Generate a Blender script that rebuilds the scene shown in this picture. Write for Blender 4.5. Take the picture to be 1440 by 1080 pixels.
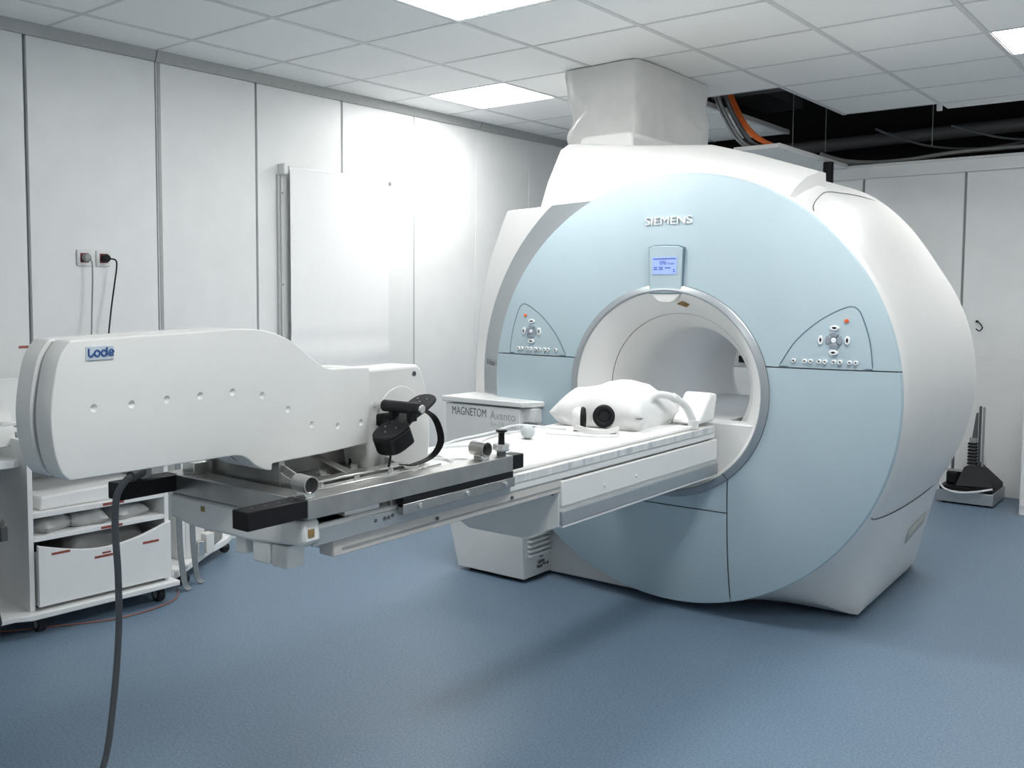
import bpy, bmesh, math, random
from mathutils import Vector, Matrix, noise
random.seed(7)
for o in list(bpy.data.objects): bpy.data.objects.remove(o)
scene = bpy.context.scene
col = scene.collection

# ------------------------------------------------------------------ camera
cam_d = bpy.data.cameras.new('camera'); cam = bpy.data.objects.new('camera', cam_d); col.objects.link(cam)
scene.camera = cam
cam_d.sensor_width = 36; cam_d.lens = 1374.4 / 1440 * 36
cam_d.shift_x = (720 - 575.9) / 1440; cam_d.shift_y = (503.95 - 540) / 1440
cam_d.clip_start = .05
cam.location = (4.355, -2.4275, 1.40)
cam.rotation_euler = (math.pi / 2 - .0668, 0, .71147)

# ------------------------------------------------------------------ world, exposure
w = bpy.data.worlds.new('world'); scene.world = w; w.use_nodes = True
w.node_tree.nodes['Background'].inputs[0].default_value = (.9, .95, 1, 1)
w.node_tree.nodes['Background'].inputs[1].default_value = .02
vs = scene.view_settings
vs.view_transform = 'Standard'; vs.look = 'None'; vs.exposure = 1.55; vs.gamma = 1; vs.use_curve_mapping = False
LAMP = 9.0                     # radiance of the ceiling light panels
LIGHT_CELLS = [(2, 1), (0, 4), (5, 5), (5, -3), (5, 1)]   # ceiling cells that hold a light panel

# ------------------------------------------------------------------ materials
MATS = {}
def M(name, c, rough=.5, metal=0, var=.04, scale=30, bump=0, bscale=200, emit=0, spec=.5, coat=0):
    if name in MATS: return MATS[name]
    m = bpy.data.materials.new(name); m.use_nodes = True; MATS[name] = m
    nt = m.node_tree; b = nt.nodes['Principled BSDF']
    b.inputs['Roughness'].default_value = rough; b.inputs['Metallic'].default_value = metal
    b.inputs['Specular IOR Level'].default_value = spec; b.inputs['Coat Weight'].default_value = coat
    tc = nt.nodes.new('ShaderNodeTexCoord'); n = nt.nodes.new('ShaderNodeTexNoise'); n.inputs['Scale'].default_value = scale
    n.inputs['Detail'].default_value = 3
    r = nt.nodes.new('ShaderNodeValToRGB')
    r.color_ramp.elements[0].position = .3; r.color_ramp.elements[1].position = .7
    r.color_ramp.elements[0].color = tuple(v * (1 - var) for v in c) + (1,)
    r.color_ramp.elements[1].color = tuple(min(1, v * (1 + var)) for v in c) + (1,)
    nt.links.new(tc.outputs['Object'], n.inputs['Vector']); nt.links.new(n.outputs['Fac'], r.inputs['Fac'])
    nt.links.new(r.outputs['Color'], b.inputs['Base Color'])
    if bump:
        n2 = nt.nodes.new('ShaderNodeTexNoise'); n2.inputs['Scale'].default_value = bscale
        bp = nt.nodes.new('ShaderNodeBump'); bp.inputs['Strength'].default_value = bump; bp.inputs['Distance'].default_value = .002
        nt.links.new(tc.outputs['Object'], n2.inputs['Vector']); nt.links.new(n2.outputs['Fac'], bp.inputs['Height']); nt.links.new(bp.outputs['Normal'], b.inputs['Normal'])
    if emit:
        b.inputs['Emission Color'].default_value = tuple(c) + (1,); b.inputs['Emission Strength'].default_value = emit
    return m

wall_m = M('wall_laminate', (.83, .842, .838), .42, 0, .02, 6, .05, 300)
joint_m = M('joint_metal', (.33, .34, .345), .45, .3)
jointl_m = M('joint_light', (.5, .51, .51), .4, .2)
cornice_m = M('cornice_metal', (.42, .43, .43), .5, .1)
tile_m = M('ceiling_tile', (.93, .935, .925), .9, 0, .03, 120, .25, 500)
tbar_m = M('ceiling_bar', (.68, .69, .69), .5, .1)
void_m = M('void_dark', (.008, .008, .009), .9)
white_m = M('white_plastic', (.79, .79, .775), .33, 0, .01, 8)
bore_m = M('bore_white', (.88, .88, .865), .3, 0, .01, 8)  # lighter copy of the scanner white, reflected light put into its colour
cream_m = M('cream_plastic', (.78, .785, .765), .4, 0, .015, 8)
blue_m = M('blue_panel', (.475, .59, .645), .48, 0, .015, 5)
bluedk_m = M('blue_seam', (.12, .2, .25), .5)
silver_m = M('silver_paint', (.40, .43, .45), .36, .5, .02, 20)
steel_m = M('brushed_steel', (.42, .42, .41), .3, .9, .12, 14, .15, 90)
steelb_m = M('bright_steel', (.72, .72, .7), .22, .9, .05, 30)
black_m = M('black_plastic', (.007, .007, .008), .5, 0, .04, 30, 0, 200, 0, .25)
rubber_m = M('dark_rubber', (.018, .019, .021), .6, 0, .1, 40, .2, 200, 0, .3)
grey_m = M('grey_plastic', (.3, .31, .31), .5)
greydk_m = M('dark_grey', (.09, .095, .1), .55)
strap_m = M('grey_strap', (.2, .225, .24), .75, 0, .06, 80, .2, 400)
red_m = M('red_tape', (.30, .075, .055), .5, 0, .15, 120)
orange_m = M('orange_cable', (.75, .16, .03), .5)
ocable_m = M('floor_cable', (.34, .12, .075), .5)
fabric_m = M('white_fabric', (.84, .84, .83), .85, 0, .015, 60, .25, 350)
vinyl_m = M('white_vinyl', (.72, .72, .70), .45, 0, .02, 15)
paper_m = M('blind_fabric', (.90, .905, .905), .8, 0, .01, 40)
socket_m = M('socket_red', (.16, .02, .025), .4)
navy_m = M('navy_cloth', (.012, .015, .022), .8, 0, .2, 30)
pcable_m = M('white_cable', (.75, .76, .77), .4)
logo_m = M('logo_blue', (.03, .10, .30), .4)
plate_m = M('badge_plate', (.55, .62, .68), .35)
txt_m = M('text_grey', (.13, .14, .15), .5)
txtl_m = M('text_light_grey', (.42, .44, .46), .5)
gold_m = M('brown_sticker', (.30, .19, .07), .5, 0, .3, 60)
key_m = M('key_grey', (.34, .38, .43), .35, .2)
keyw_m = M('key_white', (.92, .94, .95), .3)
keyo_m = M('key_orange', (.85, .16, .05), .4)
screen_m = M('screen_blue', (.30, .40, .85), .3, 0, .03, 30, 0, 200, .16)
screent_m = M('screen_text', (.05, .08, .35), .4)
diff_m = M('lamp_diffuser', (1.0, 1.0, .985), .6, 0, 0, 30, 0, 200, LAMP)
wood_m = M('cart_laminate', (.84, .85, .845), .45, 0, .015, 10)
bag_m = M('sandbag', (.50, .50, .49), .7, 0, .05, 20, .3, 150)
mesh_m = M('perforated_metal', (.45, .43, .40), .5, .6, .4, 160, .5, 160)
tan_m = M('beige_profile', (.60, .575, .54), .45, .1, .02, 10)

# floor: blue speckled linoleum
def floor_material():
    m = bpy.data.materials.new('floor_linoleum'); m.use_nodes = True; nt = m.node_tree; b = nt.nodes['Principled BSDF']
    tc = nt.nodes.new('ShaderNodeTexCoord'); L = nt.links.new
    n1 = nt.nodes.new('ShaderNodeTexNoise'); n1.inputs['Scale'].default_value = 130; n1.inputs['Detail'].default_value = 4
    n2 = nt.nodes.new('ShaderNodeTexNoise'); n2.inputs['Scale'].default_value = 1.5; n2.inputs['Detail'].default_value = 4
    v = nt.nodes.new('ShaderNodeTexVoronoi'); v.inputs['Scale'].default_value = 150
    r = nt.nodes.new('ShaderNodeValToRGB'); e = r.color_ramp.elements
    e[0].position = .33; e[0].color = (.125, .185, .255, 1); e[1].position = .68; e[1].color = (.205, .29, .385, 1)
    L(tc.outputs['Object'], n1.inputs['Vector']); L(tc.outputs['Object'], n2.inputs['Vector']); L(tc.outputs['Object'], v.inputs['Vector'])
    L(n1.outputs['Fac'], r.inputs['Fac'])
    mx = nt.nodes.new('ShaderNodeMixRGB'); mx.blend_type = 'MULTIPLY'; mx.inputs[0].default_value = .25
    r2 = nt.nodes.new('ShaderNodeValToRGB'); r2.color_ramp.elements[0].position = .3; r2.color_ramp.elements[1].position = .7
    r2.color_ramp.elements[0].color = (.75, .77, .8, 1)
    L(n2.outputs['Fac'], r2.inputs['Fac']); L(r.outputs['Color'], mx.inputs[1]); L(r2.outputs['Color'], mx.inputs[2])
    mx2 = nt.nodes.new('ShaderNodeMixRGB'); mx2.blend_type = 'ADD'; mx2.inputs[2].default_value = (.10, .11, .12, 1)
    r3 = nt.nodes.new('ShaderNodeValToRGB'); r3.color_ramp.elements[0].position = .05; r3.color_ramp.elements[1].position = .14
    r3.color_ramp.elements[0].color = (1, 1, 1, 1); r3.color_ramp.elements[1].color = (0, 0, 0, 1)
    L(v.outputs['Distance'], r3.inputs['Fac']); L(r3.outputs['Color'], mx2.inputs[0]); L(mx.outputs['Color'], mx2.inputs[1])
    L(mx2.outputs['Color'], b.inputs['Base Color']); b.inputs['Roughness'].default_value = .42
    bp = nt.nodes.new('ShaderNodeBump'); bp.inputs['Strength'].default_value = .08; bp.inputs['Distance'].default_value = .002
    L(n1.outputs['Fac'], bp.inputs['Height']); L(bp.outputs['Normal'], b.inputs['Normal'])
    return m
floor_m = floor_material()

# printed marker strip along the table edge
def strip_material():
    m = bpy.data.materials.new('marker_strip'); m.use_nodes = True; nt = m.node_tree; b = nt.nodes['Principled BSDF']
    tc = nt.nodes.new('ShaderNodeTexCoord'); L = nt.links.new
    mp = nt.nodes.new('ShaderNodeMapping'); mp.inputs['Scale'].default_value = (0, 17, 0)
    n = nt.nodes.new('ShaderNodeTexNoise'); n.inputs['Scale'].default_value = 1; n.inputs['Detail'].default_value = 2
    r = nt.nodes.new('ShaderNodeValToRGB'); r.color_ramp.interpolation = 'CONSTANT'; e = r.color_ramp.elements
    e[0].position = 0; e[0].color = (.52, .55, .56, 1); e[1].position = .42; e[1].color = (.66, .68, .68, 1)
    e2 = r.color_ramp.elements.new(.53); e2.color = (.74, .75, .74, 1)
    L(tc.outputs['Object'], mp.inputs['Vector']); L(mp.outputs['Vector'], n.inputs['Vector']); L(n.outputs['Fac'], r.inputs['Fac']); L(r.outputs['Color'], b.inputs['Base Color'])
    b.inputs['Roughness'].default_value = .4
    return m
strip_m = strip_material()

# ------------------------------------------------------------------ builders
ORG = {}
def org(parent):
    return ORG.get(parent.name, Vector()) if parent else Vector()
def put(name, me, mat, parent=None, ang=35, bevel=0, seg=2, solid=0):
    me.materials.append(mat)
    if ang is not None:
        me.polygons.foreach_set('use_smooth', [True] * len(me.polygons)); me.set_sharp_from_angle(angle=math.radians(ang))
    o = bpy.data.objects.new(name, me); col.objects.link(o)
    if parent: o.parent = parent
    ORG[o.name] = org(parent)
    if solid:
        s = o.modifiers.new('solid', 'SOLIDIFY'); s.thickness = solid; s.offset = -1
    if bevel:
        b = o.modifiers.new('bevel', 'BEVEL'); b.width = bevel; b.segments = seg; b.limit_method = 'ANGLE'; b.angle_limit = math.radians(40)
    return o
def mk(name, verts, faces, mat, parent=None, **k):
    me = bpy.data.meshes.new(name); of = org(parent)
    me.from_pydata([Vector(v) - of for v in verts], [], faces)
    bm = bmesh.new(); bm.from_mesh(me); bmesh.ops.recalc_face_normals(bm, faces=bm.faces); bm.to_mesh(me); bm.free()
    return put(name, me, mat, parent, **k)
def box_v(a, b):
    (x0, y0, z0), (x1, y1, z1) = a, b
    return [(x0, y0, z0), (x1, y0, z0), (x1, y1, z0), (x0, y1, z0), (x0, y0, z1), (x1, y0, z1), (x1, y1, z1), (x0, y1, z1)], \
           [(0, 3, 2, 1), (4, 5, 6, 7), (0, 1, 5, 4), (1, 2, 6, 5), (2, 3, 7, 6), (3, 0, 4, 7)]
def box(name, a, b, mat, parent=None, bevel=.003, **k):
    v, f = box_v(a, b); return mk(name, v, f, mat, parent, bevel=bevel, **k)
def prism(name, pts, axis, lo, hi, mat, parent=None, bevel=.003, **k):
    def P(p, t): return {'x': (t, p[0], p[1]), 'y': (p[0], t, p[1]), 'z': (p[0], p[1], t)}[axis]
    n = len(pts); v = [P(p, lo) for p in pts] + [P(p, hi) for p in pts]
    f = [tuple(range(n)), tuple(range(2 * n - 1, n - 1, -1))] + [(i, (i + 1) % n, n + (i + 1) % n, n + i) for i in range(n)]
    return mk(name, v, f, mat, parent, bevel=bevel, **k)
def loft(name, loops, mat, parent=None, closed=True, caps=False, **k):
    n = len(loops[0]); v = [p for l in loops for p in l]; f = []
    for j in range(len(loops) - 1):
        for i in range(n if closed else n - 1):
            a = j * n + i; b = j * n + (i + 1) % n; f.append((a, b, b + n, a + n))
    if caps: f += [tuple(range(n)), tuple(range(len(v) - 1, len(v) - n - 1, -1))]
    return mk(name, v, f, mat, parent, **k)
def frame_of(d):
    d = Vector(d).normalized(); up = Vector((0, 0, 1)) if abs(d.z) < .9 else Vector((1, 0, 0))
    a = d.cross(up).normalized(); return a, d.cross(a).normalized(), d
def lathe(name, prof, c, d, mat, parent=None, seg=48, caps=False, **k):   # prof: (r, h) along d
    a, b, d = frame_of(d); c = Vector(c)
    loops = [[c + d * h + a * (r * math.cos(2 * math.pi * i / seg)) + b * (r * math.sin(2 * math.pi * i / seg)) for i in range(seg)] for r, h in prof]
    return loft(name, loops, mat, parent, caps=caps, **k)
def rod(name, p0, p1, r, mat, parent=None, seg=20, bevel=0, **k):
    p0 = Vector(p0); d = Vector(p1) - p0
    return lathe(name, [(r, 0), (r, d.length)], p0, d, mat, parent, seg, True, bevel=bevel, **k)
def spline(pts, n=8, closed=False):
    pts = [Vector(p) for p in pts]; out = []; m = len(pts)
    rng = range(m if closed else m - 1)
    for i in rng:
        if closed: p0, p1, p2, p3 = (pts[(i + q) % m] for q in (-1, 0, 1, 2))
        else: p0, p1, p2, p3 = pts[max(i - 1, 0)], pts[i], pts[i + 1], pts[min(i + 2, m - 1)]
        for s in range(n):
            t = s / n
            out.append(.5 * ((2 * p1) + (p2 - p0) * t + (2 * p0 - 5 * p1 + 4 * p2 - p3) * t * t + (3 * p1 - p0 - 3 * p2 + p3) * t ** 3))
    if not closed: out.append(pts[-1])
    return out
def tube_vf(pts, r, seg=10, closed=False):
    v, f = [], []; n = len(pts); a = None
    for i, p in enumerate(pts):
        d = (pts[(i + 1) % n] - pts[i - 1]) if closed else (pts[min(i + 1, n - 1)] - pts[max(i - 1, 0)])
        d.normalize()
        if a is None: a = frame_of(d)[0]
        a = (a - d * a.dot(d)).normalized(); b = d.cross(a)
        rr = r[i] if isinstance(r, (list, tuple)) else r
        v += [p + a * (rr * math.cos(2 * math.pi * k / seg)) + b * (rr * math.sin(2 * math.pi * k / seg)) for k in range(seg)]
    for i in range(n if closed else n - 1):
        for k in range(seg):
            j = (i + 1) % n; f.append((i * seg + k, i * seg + (k + 1) % seg, j * seg + (k + 1) % seg, j * seg + k))
    if not closed: f += [tuple(range(seg)), tuple(range(n * seg - 1, n * seg - seg - 1, -1))]
    return v, f
def tube(name, pts, r, mat, parent=None, n=8, seg=10, closed=False, **k):
    v, f = tube_vf(spline(pts, n, closed), r, seg, closed); return mk(name, v, f, mat, parent, ang=60, **k)
def ribbon(name, pts, wdir, w, th, mat, parent=None, n=8, **k):
    ps = spline(pts, n); wd = Vector(wdir).normalized() * (w / 2); loops = []
    for i, p in enumerate(ps):
        d = (ps[min(i + 1, len(ps) - 1)] - ps[max(i - 1, 0)]).normalized(); nn = d.cross(wd).normalized() * (th / 2)
        loops.append([p - wd - nn, p + wd - nn, p + wd + nn, p - wd + nn])
    return loft(name, loops, mat, parent, caps=True, **k)
def text(name, s, o, xd, yd, h, mat, parent=None, width=None, ext=.0008, shear=0):
    cu = bpy.data.curves.new(name, 'FONT'); cu.body = s; cu.size = 1; cu.extrude = .001; cu.shear = shear
    t = bpy.data.objects.new(name, cu); me = bpy.data.meshes.new_from_object(t)
    bpy.data.objects.remove(t); bpy.data.curves.remove(cu)
    xs = [v.co.x for v in me.vertices]; ys = [v.co.y for v in me.vertices]
    w0 = max(xs) - min(xs); h0 = max(ys) - min(0, min(ys))
    xd, yd = Vector(xd).normalized(), Vector(yd).normalized(); nd = xd.cross(yd); sy = h / .73; sx = (width / w0) if width else sy
    of = org(parent); x0 = min(xs)
    for v in me.vertices:
        v.co = Vector(o) + xd * ((v.co.x - x0) * sx) + yd * (v.co.y * sy) + nd * (ext if v.co.z > 0 else -ext) - of
    me.name = name
    return put(name, me, mat, parent, ang=None)
def thing(name, label, cat, loc, rotz=0, group=None, local=False):
    o = bpy.data.objects.new(name, None); col.objects.link(o); o.empty_display_size = .1
    o.location = loc; o.rotation_euler = (0, 0, rotz); o['label'] = label; o['category'] = cat
    if group: o['group'] = group
    ORG[o.name] = Vector() if local else Vector(loc)
    return o
def tag(o, label, cat, group=None):
    o['label'] = label; o['category'] = cat
    if group: o['group'] = group
    return o
def struct(o, label=None):
    o['kind'] = 'structure'
    if label: o['label'] = label
    return o
def join_vf(lst):
    v, f = [], []
    for a, b in lst:
        n = len(v); v += list(a); f += [tuple(i + n for i in q) for q in b]
    return v, f

# ------------------------------------------------------------------ the room
XR, YF, YB, ZC = 5.2, -3.4, 5.4, 2.646
struct(box('floor', (-.05, YF, -.08), (XR, YB + .6, 0), floor_m, bevel=0), 'blue speckled linoleum floor')
struct(box('wall_right', (XR, YF, 0), (XR + .1, YB + .6, 3.2), wall_m, bevel=0))
struct(box('wall_front', (-.05, YF - .1, 0), (XR, YF, 3.2), wall_m, bevel=0))
wl = struct(box('wall_left', (-.12, YF, 0), (-.022, YB + .6, 3.2), joint_m, bevel=0), 'white panelled wall with grey joints')
joints = [-4.269 + .694 * i for i in range(15)]         # ... -.105, .589, 1.283, 1.977, 2.671, 3.365, 4.059
joints[7] = .608
def gap(y):
    return .004 if .5 < y < .7 else .009 if y < .7 else (.008 if y < 2.3 else (.007 if y < 3 else .003))
edges = [YF] + [j for j in joints if j > YF + .1] + [YB]
for a, b in zip(edges[:-1], edges[1:]):
    if b - a < .05: continue
    ga = gap(a) if a > YF else 0; gb = gap(b)
    box('wall_panel', (-.022, a + ga, .0), (0, b - gb, 2.592), wall_m, wl, bevel=.002)
box('joint_profile', (-.022, .617, 0), (.004, .637, 2.60), cornice_m, wl, bevel=.002)
box('joint_profile', (-.022, 2.664, 0), (-.002, 2.678, 2.60), jointl_m, wl, bevel=.001)
for a, b in ((YF, .600), (.606, 3.40), (3.408, YB)):
    prism('cornice', [(-.02, 2.592), (.012, 2.592), (.03, 2.642), (.03, 2.646), (-.02, 2.646)], 'y', a, b, cornice_m, wl, bevel=.001)
wb = struct(box('wall_back', (-.05, YB + .02, 0), (XR, YB + .10, 2.33), joint_m, bevel=0), 'white panelled back wall')
e2 = [0, .744, 1.424, 2.104, 2.784, 3.464, 4.144, 4.824, XR]
for a, b in zip(e2[:-1], e2[1:]):
    g = .008
    box('wall_panel', (a + g, YB, 0), (b - g, YB + .02, 2.25), wall_m, wb, bevel=.002)
box('ledge', (1.70, YB - .035, 2.25), (XR, YB + .10, 2.335), wall_m, wb, bevel=.002)
box('ledge_lip', (1.99, YB - .045, 2.335), (XR, YB - .03, 2.352), white_m, wb, bevel=.001)
# void above the ceiling
vd = mk('ceiling_void', *join_vf([box_v((-.02, YF, 3.2), (XR, YB + .6, 3.25)), box_v((-.02, YB + .55, 0), (XR, YB + .6, 3.2)),
     box_v((-.03, YF, 2.66), (-.02, YB + .6, 3.2)), box_v((-.02, YB + .10, 2.0), (XR, YB + .55, 2.05))]), void_m); struct(vd, 'dark void above the suspended ceiling')
box('duct', (2.3, YB - .9, 2.86), (5.5, YB - .55, 3.0), greydk_m, vd)
box('duct', (1.2, 4.3, 2.9), (1.5, 5.8, 3.05), greydk_m, vd)
rod('pipe', (1.2, 5.62, 2.55), (5.8, 5.62, 2.62), .05, greydk_m, vd)
rod('pipe', (1.3, 4.5, 2.82), (4.8, 4.62, 2.86), .02, greydk_m, vd)

# suspended ceiling: bars (one grid), tiles as parts
HOLE = {(2, 6), (2, 7), (2, 8), (3, 8)}
ni0, ni1, nj0, nj1 = -1, 9, -7, 8
bars = []
for i in range(0, 10):
    x = .33 + .6 * i; y1 = YB - .0 if i < 2 else (4.8 if i > 3 else YB)
    if i == 2: y1 = YB
    if i == 3: y1 = 4.82
    bars.append(box_v((x - .012, YF, ZC - .003), (x + .012, y1, ZC + .03)))
for j in range(-6, 9):
    y = .6 * j; segs = [(0, XR)]
    if j == 7: segs = [(0, 1.53), (2.13, XR)]
    if j == 8: segs = [(0, 1.53), (2.13, XR)]
    for a, b in segs: bars.append(box_v((a, y - .008, ZC - .002), (b, y + .008, ZC + .03)))
ceil = struct(mk('ceiling', *join_vf(bars), tbar_m), 'suspended ceiling of white mineral tiles')
v, f = box_v((-.294, -.294, 0), (.294, .294, .018)); tile_me = None
for i in range(ni0, ni1 + 1):
    for j in range(nj0, nj1 + 1):
        if (i, j) in HOLE or (i, j) in LIGHT_CELLS: continue
        x0, x1 = .33 + .6 * i, .93 + .6 * i; y0, y1 = .6 * j, .6 * j + .6
        half = j == 8 and i >= 4
        if half: y1 = 5.02
        cut = x0 < 0 or x1 > XR or y0 < YF or y1 > YB - .01 or half
        z = ZC + (.0 if not half else -.005)
        if cut:
            box('ceiling_tile', (max(x0, .0) + .006, max(y0, YF) + .006, z), (min(x1, XR) - .006, min(y1, YB) - .006, z + .018), tile_m, ceil, bevel=.002)
        elif tile_me is None:
            t = mk('ceiling_tile', v, f, tile_m, ceil, bevel=.003); tile_me = t; t.location = (x0 + .3, y0 + .3, z)
        else:
            t = tile_me.copy(); col.objects.link(t); t.parent = ceil; t.location = (x0 + .3, y0 + .3, z + random.uniform(0, .0015))
seen = {(2, 1): 'large bright ceiling light panel at the top edge, nearest the camera', (0, 4): 'square ceiling light panel close to the left wall',
        (5, 5): 'ceiling light panel in the top right corner', (2, -3): 'ceiling light panel behind the camera on the left', (5, -3): 'ceiling light panel behind the camera on the right', (5, 1): 'ceiling light panel above the camera, right of the table'}
for (i, j) in LIGHT_CELLS:
    x, y = .63 + .6 * i, .3 + .6 * j
    t = thing('ceiling_light', seen[(i, j)], 'ceiling light', (x, y, ZC), 0, 'ceiling light panels')
    fr = [box_v((x - .296, y - .296, ZC), (x - .28, y + .296, ZC + .03)), box_v((x + .28, y - .296, ZC), (x + .296, y + .296, ZC + .03)),
          box_v((x - .28, y - .296, ZC), (x + .28, y - .28, ZC + .03)), box_v((x - .28, y + .28, ZC), (x + .28, y + .296, ZC + .03))]
    mk('frame', *join_vf(fr), white_m, t)
    box('diffuser', (x - .28, y - .28, ZC + .004), (x + .28, y + .28, ZC + .012), diff_m, t, bevel=0)

# ------------------------------------------------------------------ scanner
CX, CZ, RD, RR = 2.42, .975, .94, .46
mri = thing('mri_scanner', 'large white MRI scanner with pale blue round front and open bore', 'scanner', (CX, 2.3, 0))
def ydome(x, z):
    r = math.hypot(x - CX, z - CZ); t = max(0, (r - .45) / (RD - .45))
    return 1.518 + .012 * t + .05 * t ** 2.6
# shell: round at the front rim, standing on square feet further back
def dsec(y, R, k, fx, bump=0, zb=.015):
    out = []
    N = 144
    for i in range(N):
        a = 360 * i / N; s = 1
        if a > 180: a = 360 - a; s = -1
        cxp, czp = R * math.sin(math.radians(a)), R * math.cos(math.radians(a))
        bu = bump * (1 if a < 22 else max(0, .5 + .5 * math.cos(math.pi * min(1, (a - 22) / 36)))) ; cxp, czp = cxp * (1 + bu / R), czp * (1 + bu / R)
        if a <= 122: dx, dz = cxp, czp
        elif a <= 152:
            t = (a - 122) / 30; p0 = (R * math.sin(math.radians(122)), R * math.cos(math.radians(122)))
            dx = p0[0] + (fx - p0[0]) * t; dz = p0[1] + (zb - CZ - p0[1]) * t
        else: t = (a - 152) / 28; dx, dz = fx * (1 - t), zb - CZ
        x, z = cxp + (dx - cxp) * k, czp + (dz - czp) * k
        out.append((CX + s * x, y, CZ + z))
    return out
loops = [dsec(1.605, .930, 0, .7), dsec(1.60, .944, 0, .7), dsec(1.625, .951, .0, .7), dsec(1.68, .949, .05, .705), dsec(1.80, .945, .42, .71, .04), dsec(1.93, .944, .93, .713, .07), dsec(1.965, .944, 1, .714, .075),
         dsec(2.45, .944, 1, .70, .08), dsec(2.85, .942, 1, .69, .08), dsec(2.98, .925, 1, .68, .08), dsec(3.04, .88, 1, .65, .08), dsec(3.05, .42, 0, .5)]
SHELL = loops
shell = loft('body_shell', loops, white_m, mri, ang=28)
mk('front_backing', [(CX + r * math.sin(a), 1.607, CZ + r * math.cos(a)) for r in (.932, .43) for a in [2 * math.pi * i / 96 for i in range(96)]],
   [(i, (i + 1) % 96, 96 + (i + 1) % 96, 96 + i) for i in range(96)], bluedk_m, mri)
# seams and label on the shell
def on_shell(a, y, lift=.0015):
    import bisect
    ys = [l[0][1] for l in SHELL[2:-1]]; k = max(1, min(len(ys) - 1, bisect.bisect_left(ys, y))); t = (y - ys[k - 1]) / (ys[k] - ys[k - 1])
    A, B = SHELL[k + 1], SHELL[k + 2]; q = a / 360 * 144; i = int(q); u = q - i
    P = lambda L: Vector(L[i]).lerp(Vector(L[i + 1]), u)
    p = P(A).lerp(P(B), t); d = Vector((p.x - CX, 0, p.z - CZ)).normalized(); return p + d * lift
tube('shell_seam', [on_shell(a, y) for a, y in ((37.5, 1.635), (35, 1.72), (33, 1.82), (31.5, 1.95), (30.5, 2.2), (30, 2.5), (30, 2.9))], .0022, greydk_m, mri, n=6, seg=6)
tube('shell_seam', [on_shell(a, y) for a, y in ((119, 1.64), (120.5, 1.72), (121.8, 1.82), (122.6, 1.93), (123.2, 2.1), (123.4, 2.3), (123, 2.6), (122, 2.9))], .0028, greydk_m, mri, n=6, seg=6)
# front disc panels, cut from one dome
def dome_panel(name, planes, mat):
    bm = bmesh.new(); NR, NA = 14, 192; rows = []
    for r in range(NR + 1):
        rad = RR + .004 + (RD - RR - .004) * r / NR
        rows.append([bm.verts.new((CX + rad * math.sin(2 * math.pi * a / NA), ydome(CX + rad, CZ), CZ + rad * math.cos(2 * math.pi * a / NA))) for a in range(NA)])
    # rolled outer edge
    for rad, y in ((RD + .004, 1.588), (RD + .005, 1.60)):
        rows.append([bm.verts.new((CX + rad * math.sin(2 * math.pi * a / NA), y, CZ + rad * math.cos(2 * math.pi * a / NA))) for a in range(NA)])
    for r in range(len(rows) - 1):
        for a in range(NA): bm.faces.new((rows[r][a], rows[r][(a + 1) % NA], rows[r + 1][(a + 1) % NA], rows[r + 1][a]))
    for co, no in planes:      # keep the side the normal points to
        g = bm.verts[:] + bm.edges[:] + bm.faces[:]
        bmesh.ops.bisect_plane(bm, geom=g, plane_co=co, plane_no=no, clear_inner=True)
    for vv in bm.verts: vv.co -= ORG[mri.name]
    bmesh.ops.recalc_face_normals(bm, faces=bm.faces)
    me = bpy.data.meshes.new(name); bm.to_mesh(me); bm.free()
    if me.polygons and sum(p.normal.y for p in me.polygons) > 0: me.flip_normals()
    return put(name, me, mat, mri, ang=40)
g = .0022; ZS, XS, ZL = 1.101, 2.714, .474
dome_panel('front_panel', [((CX, 0, ZS + g), (0, 0, 1))], blue_m)
dome_panel('front_panel', [((CX, 0, ZS - g), (0, 0, -1)), ((XS + g, 0, 0), (1, 0, 0))], blue_m)
dome_panel('front_panel', [((CX, 0, ZS - g), (0, 0, -1)), ((XS - g, 0, 0), (-1, 0, 0)), ((0, 0, ZL + g), (0, 0, 1))], blue_m)
dome_panel('front_panel', [((XS - g, 0, 0), (-1, 0, 0)), ((0, 0, ZL - g), (0, 0, -1))], blue_m)
# silver bore ring in two pieces
def arc_lathe(name, prof, a0, a1, mat, parent, seg=96, **k):
    loops = [[(CX + r * math.sin(math.radians(a0 + (a1 - a0) * i / seg)), y, CZ + r * math.cos(math.radians(a0 + (a1 - a0) * i / seg))) for r, y in prof] for i in range(seg + 1)]
    return loft(name, loops, mat, parent, closed=True, caps=True, **k)
ringp = [(.463, 1.535), (.463, 1.512), (.458, 1.507), (.437, 1.500), (.432, 1.503), (.430, 1.54)]
arc_lathe('bore_ring', ringp, -140, 139.6, silver_m, mri)
arc_lathe('bore_ring', ringp, 140.2, 219.5, silver_m, mri, 40)
# bore: funnel, tube, rear flare
lathe('bore_funnel', [(.431, 1.512), (.424, 1.520), (.400, 1.548), (.365, 1.605), (.335, 1.665)], (CX, 0, CZ), (0, 1, 0), bore_m, mri, 96, ang=60)
lathe('bore_funnel', [(.3335, 1.668), (.302, 1.725), (.278, 1.785), (.269, 1.84), (.268, 1.87)], (CX, 0, CZ), (0, 1, 0), bore_m, mri, 96, ang=60)
lathe('funnel_seam', [(.337, 1.664), (.340, 1.672), (.332, 1.672)], (CX, 0, CZ), (0, 1, 0), greydk_m, mri, 96)
lathe('bore_tube', [(.268, 1.87), (.268, 2.90)], (CX, 0, CZ), (0, 1, 0), bore_m, mri, 96, ang=60)
lathe('bore_flare', [(.268, 2.90), (.285, 2.97), (.33, 3.04), (.42, 3.09)], (CX, 0, CZ), (0, 1, 0), bore_m, mri, 96, ang=60)
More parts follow.
